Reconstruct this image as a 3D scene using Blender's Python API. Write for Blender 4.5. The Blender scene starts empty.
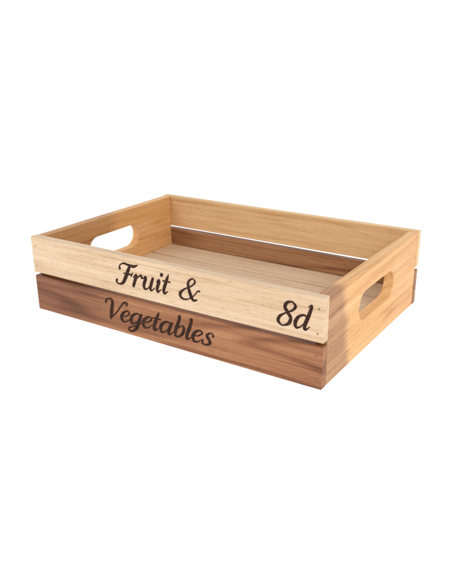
import bpy, bmesh, math, random
import numpy as np
from mathutils import Vector, Matrix
random.seed(4)
sc=bpy.context.scene
L,D,H=0.42,0.2886,0.1011
T=0.0105     # long slat thickness
E=0.0135     # end board thickness
ZG0,ZG1=0.0478,0.0525

# ------------------------------------------------------------ materials
def wood(name, stops, grain='X', seed=0.0, ring=0.5, rough=0.5, figure=9.0, second=None, tonew=.30):
    """procedural timber; second=(stops, axis, position, softness, tilt) blends to a 2nd tone along an axis"""
    m=bpy.data.materials.new(name); m.use_nodes=True
    nt=m.node_tree; N=nt.nodes; K=nt.links
    b=N['Principled BSDF']
    tc=N.new('ShaderNodeTexCoord')
    mp=N.new('ShaderNodeMapping'); mp.inputs['Location'].default_value=(seed*1.37,seed*0.71,seed*2.13)
    K.new(tc.outputs['Object'],mp.inputs['Vector'])
    def stretched(along,across):
        s=[across]*3; s['XYZ'.index(grain)]=along
        q=N.new('ShaderNodeMapping'); q.inputs['Scale'].default_value=s
        K.new(mp.outputs[0],q.inputs['Vector']); return q.outputs[0]
    def noise(vec,scale,detail=4,rg=.55,dist=0):
        n=N.new('ShaderNodeTexNoise'); n.inputs['Scale'].default_value=scale
        n.inputs['Detail'].default_value=detail; n.inputs['Roughness'].default_value=rg
        n.inputs['Distortion'].default_value=dist
        K.new(vec,n.inputs['Vector']); return n.outputs['Fac']
    def mth(op,a,bb=None,c=None):
        n=N.new('ShaderNodeMath'); n.operation=op
        for i,v in enumerate((a,bb,c)):
            if v is None: continue
            if isinstance(v,(int,float)): n.inputs[i].default_value=v
            else: K.new(v,n.inputs[i])
        return n.outputs[0]
    broad=noise(stretched(1.7,15),1.0,2,.5,.25)
    rings=mth('SINE',mth('MULTIPLY',broad,figure*6.283))
    rings=mth('MULTIPLY_ADD',rings,.5,.5)
    rings=mth('POWER',rings,2.2)
    mid=noise(stretched(3.2,210),1.0,6,.66,.1)
    fine=noise(stretched(16,1500),1.0,3,.6)
    pore=noise(stretched(95,2300),1.0,2,.5)
    tone=noise(stretched(1.4,22),1.3,3,.5)
    f=mth('MULTIPLY',tone,tonew)
    f=mth('MULTIPLY_ADD',mid,.62,f)
    f=mth('MULTIPLY_ADD',fine,.40,f)
    f=mth('MULTIPLY_ADD',rings,-.20*ring,f)
    f=mth('ADD',f,-.13+.07*ring+(.26-tonew)*.5)
    def ramp(st):
        r=N.new('ShaderNodeValToRGB'); e=r.color_ramp.elements
        while len(e)<len(st): e.new(.5)
        for k,(pos,c) in enumerate(st):
            e[k].position=pos; e[k].color=tuple(((x/255)/12.92 if x/255<=.04045 else ((x/255+.055)/1.055)**2.4) for x in c)+(1,)
        K.new(f,r.inputs[0]); return r.outputs[0]
    col=ramp(stops)
    if second:
        st2,ax,pos,soft,tilt=second
        col2=ramp(st2)
        sp=N.new('ShaderNodeSeparateXYZ'); K.new(tc.outputs['Object'],sp.inputs[0])
        v=mth('ADD',sp.outputs['XYZ'.index(ax)],mth('MULTIPLY',sp.outputs['Z' if ax!='Z' else 'Y'],tilt))
        w=noise(stretched(3,38),1.6,5,.6,.4)
        v=mth('MULTIPLY_ADD',w,soft*2.6,v)
        v=mth('SUBTRACT',v,pos+soft*1.3)
        mr=N.new('ShaderNodeMapRange'); mr.interpolation_type='SMOOTHSTEP'
        mr.inputs['From Min'].default_value=-soft; mr.inputs['From Max'].default_value=soft
        K.new(v,mr.inputs['Value'])
        mx=N.new('ShaderNodeMix'); mx.data_type='RGBA'
        K.new(mr.outputs[0],mx.inputs[0]); K.new(col,mx.inputs[6]); K.new(col2,mx.inputs[7]); col=mx.outputs[2]
    pm=N.new('ShaderNodeMapRange'); pm.inputs['From Min'].default_value=.30; pm.inputs['From Max'].default_value=.40
    pm.inputs['To Min'].default_value=.55; pm.inputs['To Max'].default_value=1
    K.new(pore,pm.inputs['Value'])
    mm=N.new('ShaderNodeMix'); mm.data_type='RGBA'; mm.blend_type='MULTIPLY'; mm.inputs[0].default_value=1
    K.new(col,mm.inputs[6]); K.new(pm.outputs[0],mm.inputs[7])
    K.new(mm.outputs[2],b.inputs['Base Color'])
    b.inputs['Roughness'].default_value=rough
    b.inputs['Specular IOR Level'].default_value=.25
    bp=N.new('ShaderNodeBump'); bp.inputs['Strength'].default_value=.35; bp.inputs['Distance'].default_value=.0004
    K.new(mth('ADD',fine,mth('MULTIPLY',pore,.6)),bp.inputs['Height']); K.new(bp.outputs[0],b.inputs['Normal'])
    return m

pale=[(.30,(176,140,106)),(.44,(206,175,141)),(.58,(217,190,159)),(.74,(226,202,174))]
front_a=[(.26,(58,30,18)),(.42,(98,58,37)),(.58,(124,78,51)),(.74,(150,100,68))]
front_b=[(.26,(82,46,28)),(.42,(130,82,53)),(.58,(156,104,70)),(.74,(180,130,92))]
honey=[(.30,(184,128,74)),(.44,(214,160,102)),(.58,(225,175,118)),(.74,(234,192,140))]
honeyp=[(.30,(190,143,94)),(.44,(217,175,124)),(.58,(226,187,139)),(.74,(233,199,155))]
endbr=[(.30,(120,78,48)),(.44,(162,115,76)),(.58,(181,136,94)),(.74,(200,158,116))]
endL=[(.30,(142,95,56)),(.44,(180,130,82)),(.58,(194,146,98)),(.74,(210,166,118))]
backlow=[(.30,(104,66,42)),(.44,(148,103,69)),(.58,(168,122,85)),(.74,(190,146,106))]
floorc=[(.30,(188,155,122)),(.44,(213,184,153)),(.58,(221,194,165)),(.74,(229,206,179))]

m_front_top=wood("pale_timber",pale,'X',1.3,.45)
m_front_low=wood("walnut_brown_timber",front_a,'X',5.2,.95,figure=9,second=(front_b,'X',.13,.06,0),tonew=.42)
m_back_top=wood("honey_timber",honeyp,'X',9.1,.35)
m_back_low=wood("brown_timber",backlow,'X',12.7,.6)
m_endR=wood("brown_to_honey_timber",endbr,'Y',17.4,.6,second=(honey,'Y',.07,.010,.25))
m_endL=wood("honey_to_brown_timber",endL,'Y',23.9,.5,second=(honey,'Y',.12,.018,-.3))
m_floor=wood("floor_timber",floorc,'X',31.0,.3)

def plain(name,rgb,rough=.5,metal=0,noise_amt=.25,scale=900,spec=.5):
    m=bpy.data.materials.new(name); m.use_nodes=True; nt=m.node_tree
    b=nt.nodes['Principled BSDF']; n=nt.nodes.new('ShaderNodeTexNoise'); n.inputs['Scale'].default_value=scale
    n.inputs['Detail'].default_value=4
    tc=nt.nodes.new('ShaderNodeTexCoord'); mp=nt.nodes.new('ShaderNodeMapping'); mp.inputs['Scale'].default_value=(.08,1,1)
    nt.links.new(tc.outputs['Object'],mp.inputs[0]); nt.links.new(mp.outputs[0],n.inputs['Vector'])
    r=nt.nodes.new('ShaderNodeValToRGB')
    r.color_ramp.elements[0].position=.35; r.color_ramp.elements[1].position=.75
    r.color_ramp.elements[0].color=tuple(c*(1-noise_amt) for c in rgb)+(1,)
    r.color_ramp.elements[1].color=tuple(min(1,c*(1+2.5*noise_amt)) for c in rgb)+(1,)
    nt.links.new(n.outputs['Fac'],r.inputs[0]); nt.links.new(r.outputs[0],b.inputs['Base Color'])
    b.inputs['Roughness'].default_value=rough; b.inputs['Metallic'].default_value=metal
    b.inputs['Specular IOR Level'].default_value=spec
    return m
m_ink=plain("dark_brown_ink",(.032,.014,.009),.75,0,.6,1100,spec=.12)
m_nail=plain("dark_nail_steel",(.09,.06,.04),.5,.3)

# ------------------------------------------------------------ helpers
crate=bpy.data.objects.new("wooden_crate",None)
crate.empty_display_size=.05; sc.collection.objects.link(crate)
crate["label"]="shallow wooden slatted crate with dark lettering and handle holes"
crate["category"]="crate"

def finish(bm,name,mat,parent=crate,bev=.0009,label=None):
    bmesh.ops.recalc_face_normals(bm,faces=bm.faces)
    me=bpy.data.meshes.new(name); bm.to_mesh(me); bm.free()
    for p in me.polygons: p.use_smooth=True
    me.materials.append(mat)
    o=bpy.data.objects.new(name,me); sc.collection.objects.link(o); o.parent=parent
    if bev:
        md=o.modifiers.new("bevel",'BEVEL'); md.width=bev; md.segments=3; md.limit_method='ANGLE'; md.angle_limit=math.radians(40); md.harden_normals=True
    if label: o["label"]=label
    return o
def addbox(bm,lo,hi):
    r=bmesh.ops.create_cube(bm,size=1)
    for v in r['verts']: v.co=Vector([lo[i]+(v.co[i]+.5)*(hi[i]-lo[i]) for i in range(3)])
def slat(name,lo,hi,mat,label):
    bm=bmesh.new(); n=24
    rings=[]
    ph=random.random()*6
    for i in range(n+1):
        t=i/n; x=lo[0]+t*(hi[0]-lo[0])
        dz=.00022*math.sin(t*5+ph); dy=.00012*math.sin(t*4+ph*2)
        if i in(0,n): dz*=.3
        rings.append([bm.verts.new((x,y+dy,z+dz)) for y,z in((lo[1],lo[2]),(hi[1],lo[2]),(hi[1],hi[2]),(lo[1],hi[2]))])
    for a,b in zip(rings,rings[1:]):
        for k in range(4): bm.faces.new((a[k],a[(k+1)%4],b[(k+1)%4],b[k]))
    bm.faces.new(rings[0]); bm.faces.new(rings[-1])
    return finish(bm,name,mat,label=label,bev=.0006)

ft=slat("side_slat",(0,0,ZG1),(L,T,H),m_front_top,"pale upper slat lettered in dark ink")
fl=slat("side_slat",(0.0004,0.0004,0),(L-.0003,T,ZG0),m_front_low,"dark brown lower slat lettered in dark ink")
bt=slat("side_slat",(0,D-T,ZG1),(L,D,H),m_back_top,"honey coloured upper slat")
bl=slat("side_slat",(0,D-T,0),(L,D,ZG0),m_back_low,"brown lower slat")

def endboard(x0,x1,mat,label,zc=.0580,half=.053,r=.0172):
    bm=bmesh.new()
    y0,y1,z0,z1=T+.0002,D-T-.0002,0.0003,H-.0005
    yc=D/2
    inner=[];
    n=24
    for i in range(n+1):
        a=-math.pi/2+math.pi*i/n; inner.append((yc+half-r+r*math.cos(a),zc+r*math.sin(a)))
    for i in range(1,12): inner.append((yc+(half-r)*(1-2*i/12),zc+r))
    for i in range(n+1):
        a=math.pi/2+math.pi*i/n; inner.append((yc-half+r+r*math.cos(a),zc+r*math.sin(a)))
    for i in range(1,12): inner.append((yc-(half-r)*(1-2*i/12),zc-r))
    M=len(inner)
    def outer(y,z):
        dy,dz=y-yc,z-zc
        t=min([(y1-yc)/dy if dy>1e-9 else 1e9,(y0-yc)/dy if dy<-1e-9 else 1e9,(z1-zc)/dz if dz>1e-9 else 1e9,(z0-zc)/dz if dz<-1e-9 else 1e9])
        return (yc+dy*t,zc+dz*t)
    outs=[outer(*q) for q in inner]
    for c in((y0,z0),(y1,z0),(y1,z1),(y0,z1)):
        k=min(range(M),key=lambda i:(outs[i][0]-c[0])**2+(outs[i][1]-c[1])**2); outs[k]=c
    V={}
    for s,x in((0,x0),(1,x1)):
        V[s,'i']=[bm.verts.new((x,y,z)) for y,z in inner]
        V[s,'o']=[bm.verts.new((x,y,z)) for y,z in outs]
    for i in range(M):
        j=(i+1)%M
        for s in(0,1): bm.faces.new((V[s,'i'][i],V[s,'i'][j],V[s,'o'][j],V[s,'o'][i]))
        bm.faces.new((V[0,'i'][i],V[0,'i'][j],V[1,'i'][j],V[1,'i'][i]))
        bm.faces.new((V[0,'o'][i],V[0,'o'][j],V[1,'o'][j],V[1,'o'][i]))
    return finish(bm,"end_board",mat,bev=.0013,label=label)
endboard(0.0003,E,m_endL,"honey end board with oval handle hole")
endboard(L-E,L-.0003,m_endR,"two tone brown and honey end board with oval handle hole")

# floor boards
bm=bmesh.new()
zt=.0215; n=5; y0=T+.0005; y1=D-T-.0005; w=(y1-y0)/n
for i in range(n):
    addbox(bm,(E+.0004,y0+i*w+.0013,zt-.006),(L-E-.0004,y0+(i+1)*w-.0013,zt-.0003*(i%2)))
addbox(bm,(E+.0004,y0,zt-.0115),(L-E-.0004,y1,zt-.009))
finish(bm,"base_panel",m_floor,bev=.0005,label="pale planked crate bottom")

def nail(x,z,y,parent):
    bm=bmesh.new()
    r=bmesh.ops.create_cone(bm,cap_ends=True,segments=16,radius1=.00085,radius2=.0007,depth=.0005)
    for v in r['verts']: v.co=Vector((x+v.co.x,y-v.co.z,z+v.co.y))
    finish(bm,"nail",m_nail,parent,bev=0)
for x in(.0065,L-.0068):
    nail(x,.062,-.0001,ft); nail(x+.0006,.089,-.0001,ft)
    nail(x+.0003,.011,.0003,fl); nail(x-.0004,.037,.0003,fl)

# ------------------------------------------------------------ lettering
G={}
G['F']=(1.05,[[(.66,1.62,.1),(.58,1.3,.26),(.5,.6,.3),(.38,.1,.24),(.12,-.05,.12),(-.1,.06,.16),(-.1,.24,.2)],
 [(-.08,1.2,.22),(-.12,1.45,.1),(.12,1.66,.13),(.5,1.6,.2),(.9,1.58,.22),(1.15,1.74,.08)],
 [(.3,.88,.1),(.6,.88,.15),(.9,.9,.12)],[(.94,1.08,.06),(.9,.9,.12),(.86,.72,.06)]])
G['r']=(.72,[[(-.02,.72,.07),(.12,.96,.14),(.19,.88,.24),(.17,.5,.27),(.15,.06,.24)],[(.2,.55,.08),(.36,.88,.12),(.52,1.0,.16),(.6,.86,.22)]])
G['u']=(.98,[[(-.02,.78,.07),(.1,.97,.15),(.17,.85,.25),(.15,.35,.26),(.26,.05,.2),(.45,.08,.11),(.62,.4,.08)],[(.66,.96,.22),(.64,.5,.26),(.66,.15,.23),(.78,.02,.13),(.96,.28,.06)]])
G['i']=(.46,[[(-.02,.76,.07),(.11,.97,.16),(.16,.8,.26),(.14,.3,.26),(.25,.04,.18),(.44,.28,.06)],[(.2,1.4,.27),(.22,1.42,.27)]])
G['t']=(.52,[[(.21,1.5,.1),(.18,1.1,.24),(.15,.35,.26),(.26,.04,.18),(.46,.26,.06)],[(-.06,.98,.12),(.44,1.0,.12)]])
G['&']=(1.25,[[(1.2,.12,.12),(1.0,.04,.2),(.75,.35,.27),(.45,.95,.24),(.36,1.35,.18),(.55,1.64,.11),(.78,1.42,.15),(.6,1.05,.11),(.22,.72,.14),(.03,.35,.25),(.2,.03,.18),(.6,.02,.11),(.95,.4,.09),(1.08,.76,.1),(1.22,.82,.14)]])
G['V']=(1.08,[[(-.2,1.3,.2),(-.18,1.54,.1),(.08,1.66,.13),(.27,1.4,.26),(.36,.6,.3),(.42,.03,.2)],[(.42,.03,.1),(.72,.6,.11),(.92,1.2,.12),(1.08,1.6,.14),(1.28,1.62,.14),(1.3,1.44,.18)]])
G['e']=(.70,[[(.1,.45,.08),(.38,.54,.1),(.56,.8,.14),(.4,.98,.11),(.16,.8,.2),(.07,.4,.27),(.22,.05,.2),(.46,.06,.1),(.7,.36,.06)]])
bowl=[(.62,.82,.1),(.42,.98,.12),(.15,.8,.2),(.06,.4,.26),(.2,.05,.17),(.42,.15,.1),(.6,.5,.07)]
G['g']=(.86,[bowl,[(.68,.96,.2),(.64,.5,.26),(.6,-.15,.26),(.42,-.55,.16),(.14,-.58,.14),(.08,-.38,.12),(.36,-.14,.08),(.88,.32,.06)]])
G['a']=(.92,[bowl,[(.68,.96,.2),(.64,.5,.26),(.64,.15,.22),(.76,.02,.14),(.94,.28,.06)]])
G['b']=(.76,[[(0,1.58,.06),(.14,1.66,.18),(.15,1.0,.26),(.13,.4,.26),(.24,.04,.16),(.46,.08,.15),(.62,.4,.22),(.6,.8,.2),(.44,.97,.11),(.2,.68,.07)]])
G['l']=(.44,[[(0,1.58,.06),(.14,1.66,.18),(.16,1.0,.26),(.14,.3,.25),(.25,.04,.17),(.44,.28,.06)]])
G['s']=(.62,[[(.02,.26,.17),(.08,.04,.12),(.33,.01,.12),(.5,.22,.22),(.34,.5,.24),(.18,.74,.2),(.3,.97,.12),(.48,.96,.1),(.55,.78,.17)]])
G['8']=(1.02,[[(.56,1.68,.1),(.28,1.58,.2),(.22,1.25,.24),(.47,.92,.24),(.74,.6,.24),(.74,.2,.22),(.42,-.02,.11),(.1,.2,.22),(.1,.55,.2),(.38,.86,.1),(.7,1.12,.15),(.8,1.42,.2),(.56,1.68,.1)]])
G['d']=(.95,[bowl,[(.5,1.58,.06),(.66,1.66,.18),(.67,1.0,.25),(.64,.3,.25),(.75,.03,.15),(.94,.28,.06)]])

def cr(P,spacing=.025):
    P=[np.array(q,float) for q in P]
    if len(P)==2: P=[P[0],(P[0]*2+P[1])/3,(P[0]+2*P[1])/3,P[1]]
    Q=[2*P[0]-P[1]]+P+[2*P[-1]-P[-2]]
    out=[]
    for i in range(1,len(Q)-2):
        a,b,c,d=Q[i-1:i+3]; n=max(3,int(np.linalg.norm((c-b)[:2])/spacing))
        for k in range(n):
            t=k/n
            out.append(.5*((2*b)+(-a+c)*t+(2*a-5*b+4*c-d)*t*t+(-a+3*b-3*c+d)*t**3))
    out.append(P[-1]); return out

def smooth_noise(h,w,sx,sy,rs):
    gh,gw=int(h/sy)+3,int(w/sx)+3
    g=rs.rand(gh,gw); yy=np.arange(h)/sy; xx=np.arange(w)/sx
    y0=yy.astype(int); x0=xx.astype(int); fy=(yy-y0)[:,None]; fx=(xx-x0)[None]
    fy=fy*fy*(3-2*fy); fx=fx*fx*(3-2*fx)
    return (g[y0][:,x0]*(1-fy)*(1-fx)+g[y0+1][:,x0]*fy*(1-fx)+g[y0][:,x0+1]*(1-fy)*fx+g[y0+1][:,x0+1]*fy*fx)

def lettering(text,x,z,sx,sz,parent,y,seed,track=.0,shear=.26,fat=.90,space=.74):
    h=.0002
    adv=sum((G[c][0] if c!=' ' else space)+track for c in text)
    xa,xb=x-.4*sx,x+(adv+.9)*sx; za,zb=z-.9*sz,z+2.0*sz
    nx,nz=int((xb-xa)/h),int((zb-za)/h)
    F=np.full((nz,nx),-.002)
    pen=0
    for c in text:
        if c==' ': pen+=space; continue
        a,strokes=G[c]
        for st in strokes:
            for q in cr(st):
                px=x+(pen+q[0]+shear*(q[1]-.5))*sx; pz=z+q[1]*sz; r=max(.025,q[2]*.5*fat)*(sx*.55+sz*.45)
                i=(px-xa)/h; j=(pz-za)/h; R=r/h+4
                i0,i1=max(0,int(i-R)),min(nx,int(i+R)+2); j0,j1=max(0,int(j-R)),min(nz,int(j+R)+2)
                jj,ii=np.mgrid[j0:j1,i0:i1]
                f=r-h*np.hypot(ii-i,jj-j)
                F[j0:j1,i0:i1]=np.maximum(F[j0:j1,i0:i1],f)
        pen+=a+track
    rs=np.random.RandomState(seed)
    wear=smooth_noise(nz,nx,18,2.5,rs)*.6+smooth_noise(nz,nx,5,2,rs)*.4
    F=F-.00010*(wear-.5)-np.clip((wear-.84)*14,0,1)*.0022
    bm=bmesh.new(); vc={}
    def vert(key,px,pz):
        if key not in vc: vc[key]=bm.verts.new((px,y,pz))
        return vc[key]
    corners=[(0,0),(1,0),(1,1),(0,1)]
    act=(F[:-1,:-1]>0)|(F[1:,:-1]>0)|(F[:-1,1:]>0)|(F[1:,1:]>0)
    for j,i in zip(*np.nonzero(act)):
        poly=[]
        for k in range(4):
            a=corners[k]; b=corners[(k+1)%4]
            ia,ja=i+a[0],j+a[1]; ib,jb=i+b[0],j+b[1]
            fa,fb=F[ja,ia],F[jb,ib]
            if fa>0: poly.append(vert((ia,ja),xa+ia*h,za+ja*h))
            if (fa>0)!=(fb>0):
                t=fa/(fa-fb); key=('e',min((ia,ja),(ib,jb)),max((ia,ja),(ib,jb)))
                poly.append(vert(key,xa+(ia+(ib-ia)*t)*h,za+(ja+(jb-ja)*t)*h))
        if len(poly)>=3:
            try: bm.faces.new(poly)
            except ValueError: pass
    me=bpy.data.meshes.new("lettering"); bm.to_mesh(me); bm.free()
    me.materials.append(m_ink)
    o=bpy.data.objects.new("lettering",me); sc.collection.objects.link(o); o.parent=parent
    return o
YT=-.0003; YL=.0001
lettering("Fruit &",.1505,.0654,.0205,.0160,ft,YT,1)
lettering("8d",.3678,.0628,.0192,.0165,ft,YT,2)
lettering("Vegetables",.1250,.0152,.0220,.0160,fl,YL,3)

# ------------------------------------------------------------ white sweep (table curving up into a backdrop)
yaw=-.5863
dv=Vector((math.sin(yaw),math.cos(yaw),0)); sv=Vector((dv.y,-dv.x,0))
bm=bmesh.new()
prof=[(-8,0),(-2,0),(0,0),(2,0),(4,0)]
R=1.2
for i in range(1,17):
    a=math.pi/2*i/16; prof.append((4+R*math.sin(a),R-R*math.cos(a)))
prof.append((4+R,5))
cols=[]
for s in(-9,-3,0,3,9):
    cols.append([bm.verts.new(Vector((.2,.1,-.0006))+dv*d+sv*s+Vector((0,0,z))) for d,z in prof])
for a,b in zip(cols,cols[1:]):
    for k in range(len(prof)-1):
        fc=bm.faces.new((a[k],b[k],b[k+1],a[k+1])); fc.smooth=True
bmesh.ops.recalc_face_normals(bm,faces=bm.faces)
me=bpy.data.meshes.new("ground"); bm.to_mesh(me); bm.free()
g=bpy.data.objects.new("ground",me); sc.collection.objects.link(g); g["kind"]="structure"
m=bpy.data.materials.new("glowing_white_table"); m.use_nodes=True; b=m.node_tree.nodes['Principled BSDF']
b.inputs['Base Color'].default_value=(.85,.85,.85,1); b.inputs['Roughness'].default_value=.9; b.inputs['Specular IOR Level'].default_value=0
b.inputs['Emission Color'].default_value=(1,1,1,1); b.inputs['Emission Strength'].default_value=.60  # added glow, not a lamp: keeps the sweep white and washes out shadows
me.materials.append(m)

w=bpy.data.worlds.new("World"); sc.world=w; w.use_nodes=True
w.node_tree.nodes['Background'].inputs[0].default_value=(1,1,1,1)
w.node_tree.nodes['Background'].inputs[1].default_value=.64

def area(name,loc,tgt,size,power,col):
    l=bpy.data.lights.new(name,'AREA'); l.shape='DISK'; l.size=size; l.energy=power; l.color=col
    o=bpy.data.objects.new(name,l); o.location=loc
    o.rotation_euler=(Vector(tgt)-Vector(loc)).to_track_quat('-Z','Y').to_euler(); sc.collection.objects.link(o)
area("soft_area_light",(1.7,-.5,1.3),(.2,.14,.05),.8,15,(1,1,1))
area("soft_area_light",(-.5,-1.4,1.2),(.2,.14,.05),.9,10,(1,1,1))  # unseen fill light, added to brighten from the front left

cx,cy,cz,yaw,pitch,roll,f=.6762,-.5607,.3426,-.5863,-.3657,-.0112,671.99
cam=bpy.data.cameras.new("camera"); co=bpy.data.objects.new("camera",cam); sc.collection.objects.link(co)
fw=Vector((math.sin(yaw)*math.cos(pitch),math.cos(yaw)*math.cos(pitch),math.sin(pitch)))
rt=fw.cross(Vector((0,0,1))).normalized(); up=rt.cross(fw)
r2=rt*math.cos(roll)+up*math.sin(roll); u2=-rt*math.sin(roll)+up*math.cos(roll)
co.matrix_world=Matrix(((r2.x,u2.x,-fw.x,cx),(r2.y,u2.y,-fw.y,cy),(r2.z,u2.z,-fw.z,cz),(0,0,0,1)))
cam.sensor_fit='HORIZONTAL'; cam.sensor_width=36; cam.lens=36*f/452; cam.clip_start=.01; cam.clip_end=200
sc.camera=co
sc.view_settings.view_transform='Standard'; sc.view_settings.look='None'; sc.view_settings.exposure=0
